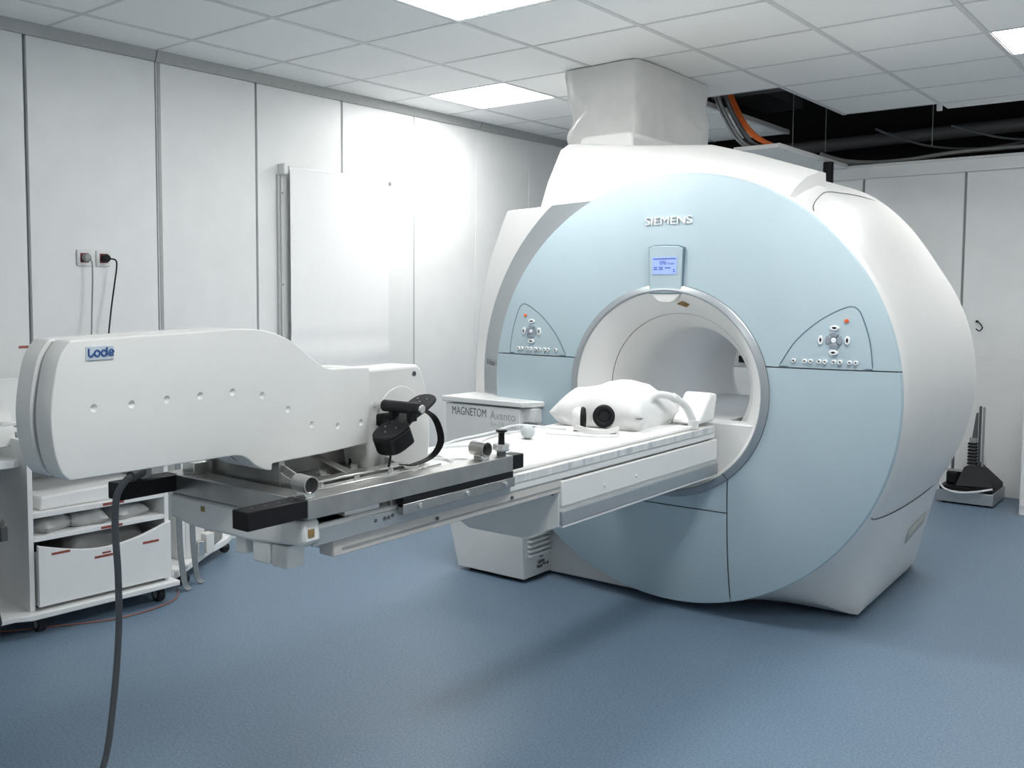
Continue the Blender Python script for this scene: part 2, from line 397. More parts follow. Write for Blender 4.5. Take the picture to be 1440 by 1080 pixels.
# flat guide in the lower part of the bore
def seg_poly(r, ztop, n=40):
    h = ztop - CZ; a = math.acos(max(-1, h / r)); return [(CX + r * math.sin(a + (2 * math.pi - 2 * a) * i / n), CZ + r * math.cos(a + (2 * math.pi - 2 * a) * i / n)) for i in range(n + 1)]
prism('bore_guide', seg_poly(.425, .852), 'y', 1.53, 1.66, white_m, mri, bevel=.004)
prism('bore_guide', seg_poly(.267, .850), 'y', 1.66, 2.75, cream_m, mri, bevel=0)
prism('bore_lip', [(2.352, 1.398), (2.497, 1.398), (2.465, 1.366), (2.445, 1.358), (2.405, 1.358), (2.385, 1.366)], 'y', 1.508, 1.57, white_m, mri, bevel=.004)
prism('worn_sticker', [(2.455, 1.352), (2.50, 1.338), (2.515, 1.350), (2.48, 1.366)], 'y', 1.556, 1.559, gold_m, mri, bevel=0)
tube('monitor_arm', [(2.0, 3.05, 1.30), (2.02, 3.2, 1.25), (2.04, 3.33, 1.07)], .012, greydk_m, mri)
box('bore_lamp', (2.47, 2.05, 1.232), (2.53, 2.55, 1.238), M('bore_lamp', (.75, .85, 1.0), .5, 0, 0, 30, 0, 200, 3.0), mri, bevel=0)
# rear of the bore: small monitor seen through the tunnel
rd = box('rear_monitor', (1.97, 3.30, .955), (2.12, 3.36, 1.08), white_m, mri, bevel=.01)
box('screen', (2.03, 3.294, .985), (2.075, 3.301, 1.025), black_m, rd, bevel=0)
# display unit at the top of the bore
dp = prism('display_unit', [(2.351, 1.400), (2.498, 1.400), (2.501, 1.592), (2.48, 1.600), (2.42, 1.603), (2.367, 1.602), (2.347, 1.596)], 'y', 1.503, 1.535, blue_m, mri, bevel=.003)
prism('display_rim', [(2.347, 1.397), (2.502, 1.397), (2.506, 1.596), (2.48, 1.605), (2.42, 1.608), (2.367, 1.607), (2.342, 1.600)], 'y', 1.509, 1.53, bluedk_m, mri, bevel=.002)
sc = box('screen', (2.366, 1.5005, 1.481), (2.477, 1.504, 1.554), screen_m, dp, bevel=0)
text('screen_digits', '096', (2.40, 1.500, 1.522), (1, 0, 0), (0, 0, 1), .018, screent_m, dp, .030, .0003)
text('screen_digits', '0 mm', (2.437, 1.500, 1.522), (1, 0, 0), (0, 0, 1), .010, screent_m, dp, .03, .0003)
for zz, x0, x1 in ((1.545, 2.37, 2.473), (1.508, 2.372, 2.388), (1.500, 2.372, 2.388), (1.508, 2.396, 2.414), (1.500, 2.396, 2.414), (1.506, 2.424, 2.45), (1.490, 2.462, 2.470), (1.498, 2.462, 2.470)):
    box('screen_mark', (x0, 1.4998, zz), (x1, 1.5006, zz + .004), screent_m, dp, bevel=0)
text('maker_lettering', 'SIEMENS', (2.311, 1.535, 1.697), (1, 0, 0), (0, 0, 1), .036, M('letter_white', (.95, .95, .95), .4), mri, .217, .004)
# key pads
def keypad(sgn):
    def K(x, z): return (CX + sgn * (x - CX), z)
    ol = [K(*p) for p in spline([(2.918, 1.106), (2.985, 1.213), (3.06, 1.285), (3.13, 1.328), (3.178, 1.350)], 6)] if 0 else None
    pts = [Vector((x, 0, z)) for x, z in ((2.918, 1.107), (2.978, 1.206), (3.056, 1.283), (3.125, 1.328))]
    a = spline(pts + [Vector((3.172, 0, 1.348))], 6); b = spline([Vector((3.19, 0, 1.346)), Vector((3.214, 0, 1.318)), Vector((3.248, 0, 1.215)), Vector((3.262, 0, 1.107))], 6)
    out = [K(p.x, p.z) for p in a + b]
    cen = K(3.12, 1.19); n = len(out)
    yy = lambda x, z, d: ydome(x, z) - d
    vs_, fs_ = [(cen[0], yy(*cen, .0018), cen[1])], []
    for t in (.33, .66, 1.0):
        vs_ += [(cen[0] + (x - cen[0]) * t, yy(cen[0] + (x - cen[0]) * t, cen[1] + (z - cen[1]) * t, .0018), cen[1] + (z - cen[1]) * t) for x, z in out]
    vs_ += [(x, yy(x, z, -.004), z) for x, z in out]
    for i in range(n):
        j = (i + 1) % n; fs_.append((0, 1 + i, 1 + j))
        for q in range(3): fs_.append((1 + q * n + i, 1 + q * n + j, 1 + (q + 1) * n + j, 1 + (q + 1) * n + i))
    pad = mk('control_panel', vs_, fs_, blue_m, mri, ang=50)
    line = [Vector((x, yy(x, z, .0008), z)) for x, z in out]
    v_, f_ = tube_vf(line, .0026, 6, True); mk('panel_outline', v_, f_, bluedk_m, pad)
    def key(x, z, prof, mat, name='key'):
        cx_, cz_ = K(x, z); y0 = yy(cx_, cz_, .0018)
        return prism(name, [(cx_ + sgn * a, cz_ + b) for a, b in prof], 'y', y0 - .0065, y0 + .003, mat, pad, bevel=.0012)
    circ = lambda r, n=18: [(r * math.cos(2 * math.pi * i / n), r * math.sin(2 * math.pi * i / n)) for i in range(n)]
    key(3.165, 1.292, circ(.008), keyo_m)
    cx_, cz_ = K(3.123, 1.216)
    for q in range(4):       # four curved key segments round a centre key
        a0 = math.pi / 4 + q * math.pi / 2 + .12; a1 = a0 + math.pi / 2 - .24
        arc = [(.031 * math.cos(a0 + (a1 - a0) * i / 6), .031 * math.sin(a0 + (a1 - a0) * i / 6)) for i in range(7)] + [(.013 * math.cos(a1 + (a0 - a1) * i / 6), .013 * math.sin(a1 + (a0 - a1) * i / 6)) for i in range(7)]
        key(3.123, 1.216, arc, key_m)
    key(3.123, 1.216, circ(.010), keyw_m)
    for dx, dz in ((0, .048), (0, -.048), (.048, 0), (-.048, 0)):
        lens = [(.018 * math.cos(t) if dz else .010 * math.cos(t), .010 * math.sin(t) if dz else .018 * math.sin(t)) for t in [2 * math.pi * i / 14 for i in range(14)]]
        key(3.123 + dx, 1.216 + dz, lens, keyw_m)
        key(3.123 + dx, 1.216 + dz, [(a * .55, b * .55) for a, b in lens], key_m)
    for x in (2.976, 3.018, 3.040, 3.072, 3.094, 3.126, 3.148, 3.182, 3.204):
        key(x, 1.131, circ(.0085), keyw_m); key(x, 1.131, [(a * .6, b * .6) for a, b in circ(.0085)], key_m)
keypad(1); keypad(-1)
# left wing of the cover with its silver band
wing = spline([(1.449, 0, 1.818), (1.352, 0, 1.591), (1.30, 0, 1.40), (1.271, 0, 1.258), (1.256, 0, 1.05), (1.252, 0, .80)], 5)
prism('side_cover', [(p.x, p.z) for p in wing] + [(1.75, .80), (2.1, .80), (2.1, 1.829), (1.72, 1.829)], 'y', 1.70, 2.85, white_m, mri, bevel=.012, seg=3)
a_hi, a_lo = -math.degrees(math.acos((1.8285 - CZ) / 1.10)), -97.0
bp = []
for i in range(41):
    t = i / 40; a = a_lo + (a_hi - a_lo) * t; s, c = math.sin(math.radians(a)), math.cos(math.radians(a))
    bp.append((a, s, c))
loops = []
for a, s, c in bp: loops.append([(CX + .945 * s, 1.606, CZ + .945 * c), (CX + 1.02 * s, 1.655, CZ + 1.02 * c), (CX + 1.10 * s, 1.692, CZ + 1.10 * c), (CX + 1.10 * s, 1.71, CZ + 1.10 * c), (CX + .945 * s, 1.71, CZ + .945 * c)])
for k in range(1, 8):    # on past the wing's top corner, trimmed level with it
    a = a_hi + k * 2.4; s, c = math.sin(math.radians(a)), math.cos(math.radians(a)); ro = (1.8285 - CZ) / c
    if ro < .95: break
    fr = lambda q: .945 + (ro - .945) * q
    loops.append([(CX + .945 * s, 1.606, CZ + .945 * c), (CX + fr(.5) * s, 1.606 + .049 * (fr(.5) - .945) / .075, CZ + fr(.5) * c), (CX + ro * s, 1.606 + .086 * (ro - .945) / .155, CZ + ro * c), (CX + ro * s, 1.71, CZ + ro * c), (CX + .945 * s, 1.71, CZ + .945 * c)])
loft('silver_band', loops, silver_m, mri, caps=True)
text('class_lettering', 'T class', (1.346, 1.6765, 1.033), (.1, -.056, -.006), (0, 0, 1), .028, txt_m, mri, .10, .0006)
# hood on top
def ztop(x):
    P = [(1.60, 2.10), (1.625, 2.155), (1.66, 2.165), (2.052, 2.118), (2.422, 2.086), (2.621, 2.027), (2.905, 1.927)]
    for (a, b), (c, d) in zip(P[:-1], P[1:]):
        if x <= c: return b + (d - b) * (x - a) / (c - a)
    return P[-1][1]
xs = [1.62, 1.65] + [1.7 + .05 * i for i in range(7)] + [2.02, 2.04, 2.052, 2.08] + [2.12 + .05 * i for i in range(16)] + [2.905]
rim = lambda x: CZ + math.sqrt(max(.01, .9505 ** 2 - (x - CX) ** 2))
rows = [[(x, 1.622, rim(x)) for x in xs], [(x, 1.70, rim(x) + .35 * (ztop(x) - rim(x))) for x in xs], [(x, 1.82, rim(x) + .72 * (ztop(x) - rim(x))) for x in xs], [(x, 1.94, ztop(x) - .012) for x in xs], [(x, 1.965, ztop(x)) for x in xs], [(x, 2.06, ztop(x)) for x in xs], [(x, 2.10, 1.6) for x in xs], [(x, 1.75, 1.5) for x in xs]]
n = len(xs); v = [p for r in rows for p in r]
f = [(j * n + i, j * n + i + 1, (j + 1) * n + i + 1, (j + 1) * n + i) for j in range(7) for i in range(n - 1)]
f += [tuple(j * n for j in range(8)), tuple(j * n + n - 1 for j in reversed(range(8)))]
hood = mk('top_hood', v, f, white_m, mri, ang=32)
prism('hood_collar', [(1.55, 1.70), (1.60, 2.06), (1.64, 2.205), (1.66, 2.215), (1.92, 2.218), (1.94, 2.20), (1.95, 1.75)], 'y', 2.10, 2.95, white_m, mri, bevel=.012, seg=3)
for x in (2.70, 2.83): rod('screw', (x, 1.9, ztop(x) - .045), (x, 1.875, ztop(x) - .05), .006, grey_m, hood, 10)
# base under the disc, feet
box('base_plinth', (1.60, 1.675, .012), (2.25, 2.7, .42), white_m, mri, bevel=.006)
box('levelling_foot', (1.70, 1.80, 0), (1.85, 2.6, .013), greydk_m, mri, bevel=0); box('levelling_foot', (2.85, 2.05, 0), (3.05, 2.85, .016), greydk_m, mri, bevel=0)
mk('rating_label', [on_shell(a, y, .002) for a, y in ((138, 2.50), (133.5, 2.50), (131, 2.80), (135, 2.80))], [(0, 1, 2, 3)], M('label_beige', (.62, .62, .57), .6), mri, solid=.0015)

# cabinet of the table lift left of the bore
cab = thing('lift_cabinet', 'white lift cabinet with printed model name beside the bore', 'cabinet', (1.5, 1.55, 0))
prism('body', [(1.268, .845), (1.717, .845), (1.752, .02), (1.350, .02), (1.29, .25)], 'y', 1.436, 1.452, cream_m, cab, bevel=.003)
prism('body', [(1.268, .845), (1.717, .845), (1.752, .02), (1.350, .02), (1.29, .25)], 'y', 1.452, 1.695, cream_m, cab, bevel=.003)
prism('lid', [(1.245, 1.43), (1.735, 1.43), (1.80, 1.52), (1.80, 1.695), (1.262, 1.695)], 'z', .852, .880, white_m, cab, bevel=.005)
box('plinth', (1.40, 1.47, 0), (1.72, 1.69, .02), black_m, cab, bevel=0)
box('side_cheek', (1.70, 1.47, .78), (1.785, 1.695, .848), white_m, cab, bevel=.004)
box('slot', (1.74, 1.50, .765), (1.781, 1.69, .785), tan_m, cab, bevel=.002)
for k in range(5): box('vent_slat', (1.742, 1.475, .120 + .024 * k), (1.766, 1.66, .132 + .024 * k), white_m, cab, bevel=.003)
text('model_lettering', 'MAGNETOM', (1.310, 1.4355, .792), (1, 0, -.012), (0, 0, 1), .042, txt_m, cab, .212, .0005)
text('model_lettering', 'Avanto', (1.545, 1.4355, .786), (1, 0, -.012), (0, 0, 1), .042, txtl_m, cab, .150, .0005)
text('model_lettering', 'Tim [76 x 32]', (1.545, 1.4355, .752), (1, 0, -.012), (0, 0, 1), .022, M('text_pale', (.55, .57, .57), .5), cab, .150, .0005)
for (y, z, a, b) in ((1.56, .075, .05, .014), (1.55, .055, .04, .010), (1.60, .062, .03, .006), (1.575, .105, .02, .005), (1.64, .06, .006, .012)): box('printed_mark', (1.7515, y, z), (1.7565, y + a, z + b), txt_m, cab, bevel=0)

# vinyl cover of the quench pipe
colm = []
rnd = [(1.366, 2.46), (1.40, 2.375), (1.60, 2.36), (1.77, 2.35), (1.822, 2.385), (1.832, 2.60), (1.825, 2.95), (1.815, 3.22), (1.78, 3.27), (1.55, 3.29), (1.40, 3.27), (1.37, 3.10)]
for k in range(19):
    t = k / 18; z = 2.10 + (2.641 - 2.10) * t; loop = []
    for p in spline([(a, b, 0) for a, b in rnd], 8, True):
        dx = .0; fl = (1 - t) ** 2
        q = Vector((p.x * 3.2, p.y * 3.2, z * 4.5)); nn = noise.noise(q) * .045 - abs(noise.noise(q * 1.7 + Vector((3, 1, 7)))) * .055 - max(0, .25 - abs(noise.noise(q * .9 + Vector((8, 2, 1))))) * .05
        wv = math.sin(math.pi * min(1, t * 1.02)) ** .6 if t < .99 else 0
        c = Vector((1.6, 2.82, 0)); d = (Vector((p.x, p.y, 0)) - c); d.normalize()
        pp = Vector((p.x, p.y, z)) + d * (nn * wv * 1.2) + Vector((0, .10 * fl if p.y > 3.0 else 0, 0))
        loop.append(pp)
    colm.append(loop)
tag(loft('pipe_cover', colm, vinyl_m, None, caps=True, ang=50), 'creased white vinyl sleeve rising from the scanner to the ceiling', 'pipe cover')

# ------------------------------------------------------------------ patient table
tab = thing('patient_table', 'long white patient table sliding out of the scanner bore', 'table', (2.42, .4, 0))
box('tabletop', (2.165, -.855, .795), (2.676, 1.475, .846), white_m, tab, bevel=.006)
box('marker_strip', (2.6755, -.02, .822), (2.679, 1.46, .846), strip_m, tab, bevel=.0008)
box('edge_profile', (2.6755, -.84, .795), (2.682, -.02, .835), silver_m, tab, bevel=.0015)
box('side_rail', (2.62, -.76, .752), (2.672, .29, .795), tan_m, tab, bevel=.003); box('side_rail', (2.165, -.76, .752), (2.22, .29, .795), tan_m, tab, bevel=.003)
box('rail_groove', (2.671, -.73, .766), (2.6735, .29, .772), grey_m, tab, bevel=0)
for y in (-.36, .0): rod('screw', (2.67, y, .779), (2.677, y, .779), .005, greydk_m, tab, 10)
box('underside_tray', (2.22, -.75, .762), (2.62, .3, .795), cream_m, tab, bevel=.002)
# head end cap with its feet
prism('end_cap', [(2.162, .862), (2.685, .862), (2.690, .815), (2.682, .803), (2.50, .785), (2.25, .785), (2.162, .80)], 'y', -.876, -.82, white_m, tab, bevel=.008)
prism('end_cap', [(2.17, .846), (2.68, .846), (2.68, .80), (2.17, .80)], 'y', -.86, -.70, white_m, tab, bevel=.004)
box('latch_block', (2.50, -.872, .738), (2.562, -.81, .79), cream_m, tab, bevel=.003); box('latch_block', (2.565, -.868, .735), (2.622, -.81, .79), cream_m, tab, bevel=.003)
box('latch_block', (2.425, -.865, .745), (2.465, -.81, .79), cream_m, tab, bevel=.003)
box('safety_label', (2.6895, -.862, .822), (2.6905, -.842, .842), gold_m, tab, bevel=0); box('safety_label', (2.30, -.8775, .832), (2.315, -.8755, .846), gold_m, tab, bevel=0)
box('raised_block', (2.60, -.72, .846), (2.67, -.59, .872), white_m, tab, bevel=.003); box('raised_block', (2.60, -.56, .846), (2.67, -.42, .868), white_m, tab, bevel=.003)
for y, z in ((-.62, .82), (-.585, .82), (-.57, .82), (-.555, .823)): rod('screw', (2.675, y, z), (2.684, y, z), .005, greydk_m, tab, 10)
# lift arm housing under the table
hs = [(2.163, .789), (2.163, .64), (2.301, .577), (2.537, .577), (2.672, .638), (2.672, .789)]
prism('lift_housing', hs, 'y', .272, 1.50, cream_m, tab, bevel=.005)
box('side_panel', (2.668, .275, .704), (2.680, 1.49, .790), white_m, tab, bevel=.004)
box('silver_trim', (2.668, .275, .642), (2.683, 1.495, .690), silver_m, tab, bevel=.003)
box('trim_lip', (2.655, .28, .634), (2.681, 1.495, .643), white_m, tab, bevel=.002)
box('housing_slot', (2.60, .268, .74), (2.65, .30, .789), greydk_m, tab, bevel=0)
for y in (.55, .78): rod('bolt_cap', (2.678, y, .735), (2.685, y, .735), .006, white_m, tab, 12)
# pad on the table
tag(box('table_pad', (2.19, -.10, .846), (2.655, 1.30, .862), fabric_m, None, bevel=.007, seg=3), 'thin white mattress pad covering the table', 'mattress pad')

# things lying on the table
def pillow(name, c, s, yaw, label, cat, mat, seed, pinch=.55, group=None):
    bm = bmesh.new(); N = 14; g_ = {}
    me = bpy.data.meshes.new(name); v, f = [], []
    for side in (1, -1):
        for i in range(N + 1):
            for j in range(N + 1):
                u, w_ = -1 + 2 * i / N, -1 + 2 * j / N
                e = max(0, (1 - u ** 4)) ** pinch * max(0, (1 - w_ ** 4)) ** pinch
                pu = u * (1 - .10 * (1 - abs(w_)) * abs(u) ** 3); pw = w_ * (1 - .10 * (1 - abs(u)) * abs(w_) ** 3)
                h = e * (.5 + .22 * noise.noise(Vector((u * 1.6 + seed, w_ * 1.6, side * 2))) + .10 * noise.noise(Vector((u * 4 + seed, w_ * 4, side))))
                z = side * h * s[2] if side > 0 else -min(h, .28) * s[2]
                v.append(Vector((pu * s[0] / 2, pw * s[1] / 2, z + .28 * s[2])))
    K = (N + 1) ** 2
    for q in range(2):
        for i in range(N):
            for j in range(N):
                a = q * K + i * (N + 1) + j; f.append((a, a + 1, a + N + 2, a + N + 1) if q else (a, a + N + 1, a + N + 2, a + 1))
    rot = Matrix.Rotation(yaw, 3, 'Z'); v = [rot @ p for p in v]
    bm.free(); me.from_pydata(v, [], f)
    bm = bmesh.new(); bm.from_mesh(me); bmesh.ops.remove_doubles(bm, verts=bm.verts, dist=.0005); bmesh.ops.recalc_face_normals(bm, faces=bm.faces); bm.to_mesh(me); bm.free()
    o = put(name, me, mat, None, ang=60); o.location = c
    if label: tag(o, label, cat, group)
    return o
pillow('pillow', (2.385, 1.15, .862), (.40, .38, .195), .06, 'plump white pillow lying on the table before the bore', 'pillow', fabric_m, 1.3)
pillow('positioning_cushion', (2.40, 1.44, .847), (.24, .17, .13), .2, 'small white cushion tucked behind the pillow at the bore', 'cushion', fabric_m, 5.1, .4)
wd = prism('foam_wedge', [(1.34, .862), (1.50, .862), (1.53, .975), (1.47, .985)], 'x', 2.54, 2.66, fabric_m, None, bevel=.012, seg=3); tag(wd, 'white foam wedge at the mouth of the bore', 'cushion')
hc = thing('head_coil_arm', 'white padded tube bent over the pillow edge', 'coil arm', (2.60, 1.28, .862))
tube('tube', [(2.545, 1.13, .875), (2.535, 1.14, .95), (2.555, 1.17, .99), (2.595, 1.22, .985), (2.63, 1.28, .945), (2.65, 1.32, .875)], .015, white_m, hc, seg=14)
rod('collar', (2.65, 1.32, .848), (2.65, 1.32, .885), .022, white_m, hc, 18, .003)
rod('collar', (2.60, 1.228, .983), (2.612, 1.246, .972), .018, cream_m, hc, 18, .002)
# headphones
hp = thing('headphones', 'white headphones with black ear cushions on the table pad', 'headphones', (2.45, .95, .862))
band = [Vector((2.44 + .088 * math.cos(t), .905 + .075 * math.sin(t), .874 + .006 * math.cos(3 * t))) for t in [math.radians(q) for q in range(165, 390, 14)]]
ribbon('headband', band, (0, 0, 1), .020, .007, white_m, hp, n=3)
def earcup(c, d):
    d = Vector(d).normalized(); c = Vector(c)
    cup = lathe('ear_cup', [(.0, -.030), (.028, -.029), (.042, -.016), (.045, .0), (.043, .006), (.0, .007)], c, d, white_m, hp, 28, ang=50)
    a, b, _ = frame_of(d)
    ringv = [c + d * .012 + a * (.031 * math.cos(t)) + b * (.034 * math.sin(t)) for t in [2 * math.pi * i / 28 for i in range(28)]]
    v, f = tube_vf(ringv, .0115, 10, True); mk('ear_cushion', v, f, black_m, cup, ang=60)
    lathe('ear_pad', [(0, .008), (.028, .008)], c, d, rubber_m, cup, 24)
earcup((2.480, .895, .925), (.40, -.88, .2)); earcup((2.372, .895, .910), (.90, .42, .0))
tube('cord', [(2.525, .90, .870), (2.575, .84, .866), (2.55, .78, .8655), (2.44, .74, .8655), (2.33, .72, .8655)], .0025, pcable_m, hp, seg=6)
# squeeze bulb
sb = thing('squeeze_bulb', 'pale grey rubber squeeze bulb with hose on the table pad', 'squeeze bulb', (2.34, .57, .862))
lathe('bulb', [(0, -.034), (.012, -.033), (.021, -.024), (.0255, -.008), (.0255, .006), (.021, .020), (.012, .029), (.005, .033), (.004, .045)], (2.343, .575, .8885), (-.75, .6, .05), M('bulb_grey', (.55, .59, .60), .5), sb, 24, ang=60)
tube('hose', [(2.31, .60, .889), (2.27, .66, .875), (2.22, .62, .868), (2.24, .46, .868), (2.30, .30, .868), (2.24, .16, .868), (2.33, .06, .868), (2.46, -.02, .868)], .004, pcable_m, sb, seg=8)
tag(tube('coil_cable', [(2.60, -.05, .868), (2.48, .05, .868), (2.36, -.02, .868), (2.28, .10, .868), (2.21, .30, .872), (2.24, .48, .885), (2.21, .70, .888), (2.29, .84, .869), (2.33, .86, .868)], .004, pcable_m, None, seg=8), 'thin white cable looping across the table pad', 'cable')

# ------------------------------------------------------------------ ergometer
erg = thing('ergometer', 'light grey pedal ergometer with curved housing mounted on the table end', 'ergometer', (2.45, -.9, .92))
arcL = spline([(-1.366, 1.303, 0), (-1.390, 1.27, 0), (-1.404, 1.22, 0), (-1.413, 1.15, 0), (-1.407, 1.08, 0), (-1.392, 1.032, 0), (-1.373, 1.013, 0)], 5)
arcB = spline([(-.965, 1.011, 0), (-.930, 1.009, 0), (-.905, .999, 0), (-.878, .978, 0), (-.852, .965, 0), (-.826, .959, 0)], 4)
arcT = spline([(-.608, 1.199, 0), (-.645, 1.208, 0), (-.685, 1.232, 0), (-.725, 1.260, 0), (-.765, 1.283, 0), (-.81, 1.300, 0), (-.863, 1.311, 0), (-.929, 1.315, 0)], 5)
outl = [(p.x, p.y) for p in arcL] + [(p.x, p.y) for p in arcB] + [(-.824, .976), (-.65, .979), (-.474, .987), (-.470, 1.196), (-.54, 1.199)] + [(p.x, p.y) for p in arcT]
near = prism('housing', outl, 'x', 2.459, 2.523, cream_m, erg, bevel=.007, seg=3)
# dimples are sunk into the near half
dv = []
for (y, z) in ((-1.316, 1.159), (-1.225, 1.159), (-1.134, 1.162), (-1.042, 1.163), (-.948, 1.164), (-.856, 1.149), (-.772, 1.107), (-.689, 1.06), (-.595, 1.047), (-.505, 1.047)):
    vv, ff = [], []; c = Vector((2.5262, y, z)); R = .0095
    for a in range(9):
        th = math.pi * a / 8
        for b in range(16): vv.append(c + Vector((R * math.cos(th), R * math.sin(th) * math.cos(2 * math.pi * b / 16), R * math.sin(th) * math.sin(2 * math.pi * b / 16))))
    for a in range(8):
        for b in range(16): ff.append((a * 16 + b, a * 16 + (b + 1) % 16, (a + 1) * 16 + (b + 1) % 16, (a + 1) * 16 + b))
    dv.append((vv, ff))
v, f = join_vf(dv); cme = bpy.data.meshes.new('cut'); cme.from_pydata([p - ORG[erg.name] for p in v], [], f)
bm = bmesh.new(); bm.from_mesh(cme); bmesh.ops.remove_doubles(bm, verts=bm.verts, dist=1e-5); bmesh.ops.recalc_face_normals(bm, faces=bm.faces); bm.to_mesh(cme); bm.free()
cut = bpy.data.objects.new('cut', cme); col.objects.link(cut); cut.parent = erg
bo = near.modifiers.new('cut', 'BOOLEAN'); bo.object = cut; bo.operation = 'DIFFERENCE'; bo.solver = 'EXACT'
bpy.context.view_layer.update()
dg = bpy.context.evaluated_depsgraph_get(); nm = bpy.data.meshes.new_from_object(near.evaluated_get(dg))
near.modifiers.clear(); old = near.data; near.data = nm; bpy.data.objects.remove(cut); bpy.data.meshes.remove(old)
nm.polygons.foreach_set('use_smooth', [True] * len(nm.polygons)); nm.set_sharp_from_angle(angle=math.radians(25))
prism('housing', outl, 'x', 2.375, 2.441, cream_m, erg, bevel=.009, seg=3)
cy, cz = -.93, 1.15
prism('housing_joint', [(cy + (y - cy) * .986, cz + (z - cz) * .965) for y, z in outl], 'x', 2.44, 2.46, grey_m, erg, bevel=0)
bl = [(-.52, 1.188), (-.245, 1.190), (-.229, 1.178), (-.207, 1.13), (-.188, 1.06), (-.185, .98), (-.195, .885), (-.44, .885), (-.46, .98), (-.52, .98)]
prism('crank_housing', bl, 'x', 2.39, 2.505, cream_m, erg, bevel=.009, seg=3)
for y in (-.262,): rod('screw', (2.503, y, 1.165), (2.508, y, 1.165), .007, greydk_m, erg, 12)
rod('bearing_cover', (2.503, -.325, 1.035), (2.5085, -.325, 1.035), .098, cream_m, erg, 48, .002)
bd = box('badge', (2.522, -1.333, 1.260), (2.526, -1.268, 1.289), plate_m, erg, bevel=.0008)
def stroke(pts): return tube_vf(spline([(2.5264, -1.330 + y, 1.2655 + z) for y, z in pts], 5), .0022, 6)
circ_ = lambda y, z, r: [(y + r * math.cos(t), z + r * math.sin(t)) for t in [2 * math.pi * q / 10 for q in range(11)]]
v, f = join_vf([stroke([(.003, .019), (.003, .006), (.007, .002), (.012, .005), (.016, .009)]), stroke(circ_(.0225, .0085, .0060)), stroke(circ_(.0385, .0085, .0060)),
                stroke([(.0455, .0205), (.0452, .012), (.0455, .003)]), stroke([(.050, .0085), (.0605, .0095), (.0585, .0145), (.0535, .0145), (.0505, .0085), (.053, .0035), (.0605, .004)])])
mk('badge_lettering', v, f, logo_m, bd)
# crank, pedal with strap
cr = rod('crank', (2.507, -.345, 1.045), (2.535, -.345, 1.045), .036, rubber_m, erg, 28, .004)
box('crank_arm', (2.52, -.445, 1.03), (2.538, -.33, 1.065), black_m, erg, bevel=.006)
ped = thing_part = None
def oriented(name, pts2, th, o, ux, uy, mat, parent, bevel=.004):   # polygon in the plane ux, uy, thickness along the normal
    ux, uy = Vector(ux).normalized(), Vector(uy).normalized(); nz = ux.cross(uy).normalized(); o = Vector(o); n = len(pts2)
    v = [o + ux * a + uy * b for a, b in pts2] + [o + ux * a + uy * b - nz * th for a, b in pts2]
    f = [tuple(range(n)), tuple(range(2 * n - 1, n - 1, -1))] + [(i, (i + 1) % n, n + (i + 1) % n, n + i) for i in range(n)]
    return mk(name, v, f, mat, parent, bevel=bevel)
pu, pv = (0, .90, .44), (-1, 0, 0)     # along the foot, across it
foot = [(p.x, p.y) for p in spline([(-.115, 0, 0), (-.105, .033, 0), (-.065, .045, 0), (0, .036, 0), (.06, .043, 0), (.108, .034, 0), (.122, 0, 0), (.108, -.034, 0), (.06, -.043, 0), (0, -.036, 0), (-.065, -.045, 0), (-.105, -.033, 0)], 4, True)]
O = Vector((2.595, -.41, 1.062))
pd = oriented('pedal_plate', foot, .012, O, pu, (-1, 0, 0), rubber_m, erg)
heel = [(p.x, p.y) for p in spline([(-.116, 0, 0), (-.106, .035, 0), (-.07, .047, 0), (-.03, .040, 0), (-.03, -.040, 0), (-.07, -.047, 0), (-.106, -.035, 0)], 4, True)]
U, Vv = Vector(pu).normalized(), Vector((-1, 0, 0)); N3 = U.cross(Vv).normalized()
if N3.z < 0: N3 = -N3
oriented('heel_block', heel, .046 if U.cross(Vv).z > 0 else -.046, O - N3 * .010, pu, (-1, 0, 0), black_m, pd, .003)
for a, b in ((-.085, .0), (-.06, .02), (-.06, -.02), (-.035, .015), (-.03, -.018), (.05, .02), (.05, -.02), (.075, 0), (.09, .018), (.09, -.015), (.06, .0)):
    c = O + U * a + Vv * b; rod('rivet', c - N3 * .001, c + N3 * .002, .003, steel_m, pd, 8)
rod('roller', (2.535, -.425, 1.088), (2.668, -.425, 1.088), .0165, rubber_m, pd, 24, .002)
rod('roller_end', (2.667, -.425, 1.088), (2.676, -.425, 1.088), .012, steelb_m, pd, 16, .002)
box('bracket', (2.56, -.435, 1.05), (2.575, -.405, 1.085), black_m, pd); box('bracket', (2.625, -.435, 1.05), (2.64, -.405, 1.085), black_m, pd)
rod('axle', (2.505, -.43, 1.088), (2.54, -.43, 1.088), .009, steelb_m, pd, 14)
ribbon('strap', [(2.645, -.395, 1.085), (2.65, -.350, 1.060), (2.65, -.322, 1.02), (2.65, -.318, .98), (2.64, -.345, .945), (2.62, -.400, .928), (2.605, -.43, .93)], (1, .3, 0), .020, .003, black_m, pd)
tube('cord', [(2.60, -.475, 1.0), (2.60, -.47, .965), (2.60, -.478, .93)], .0035, black_m, pd)

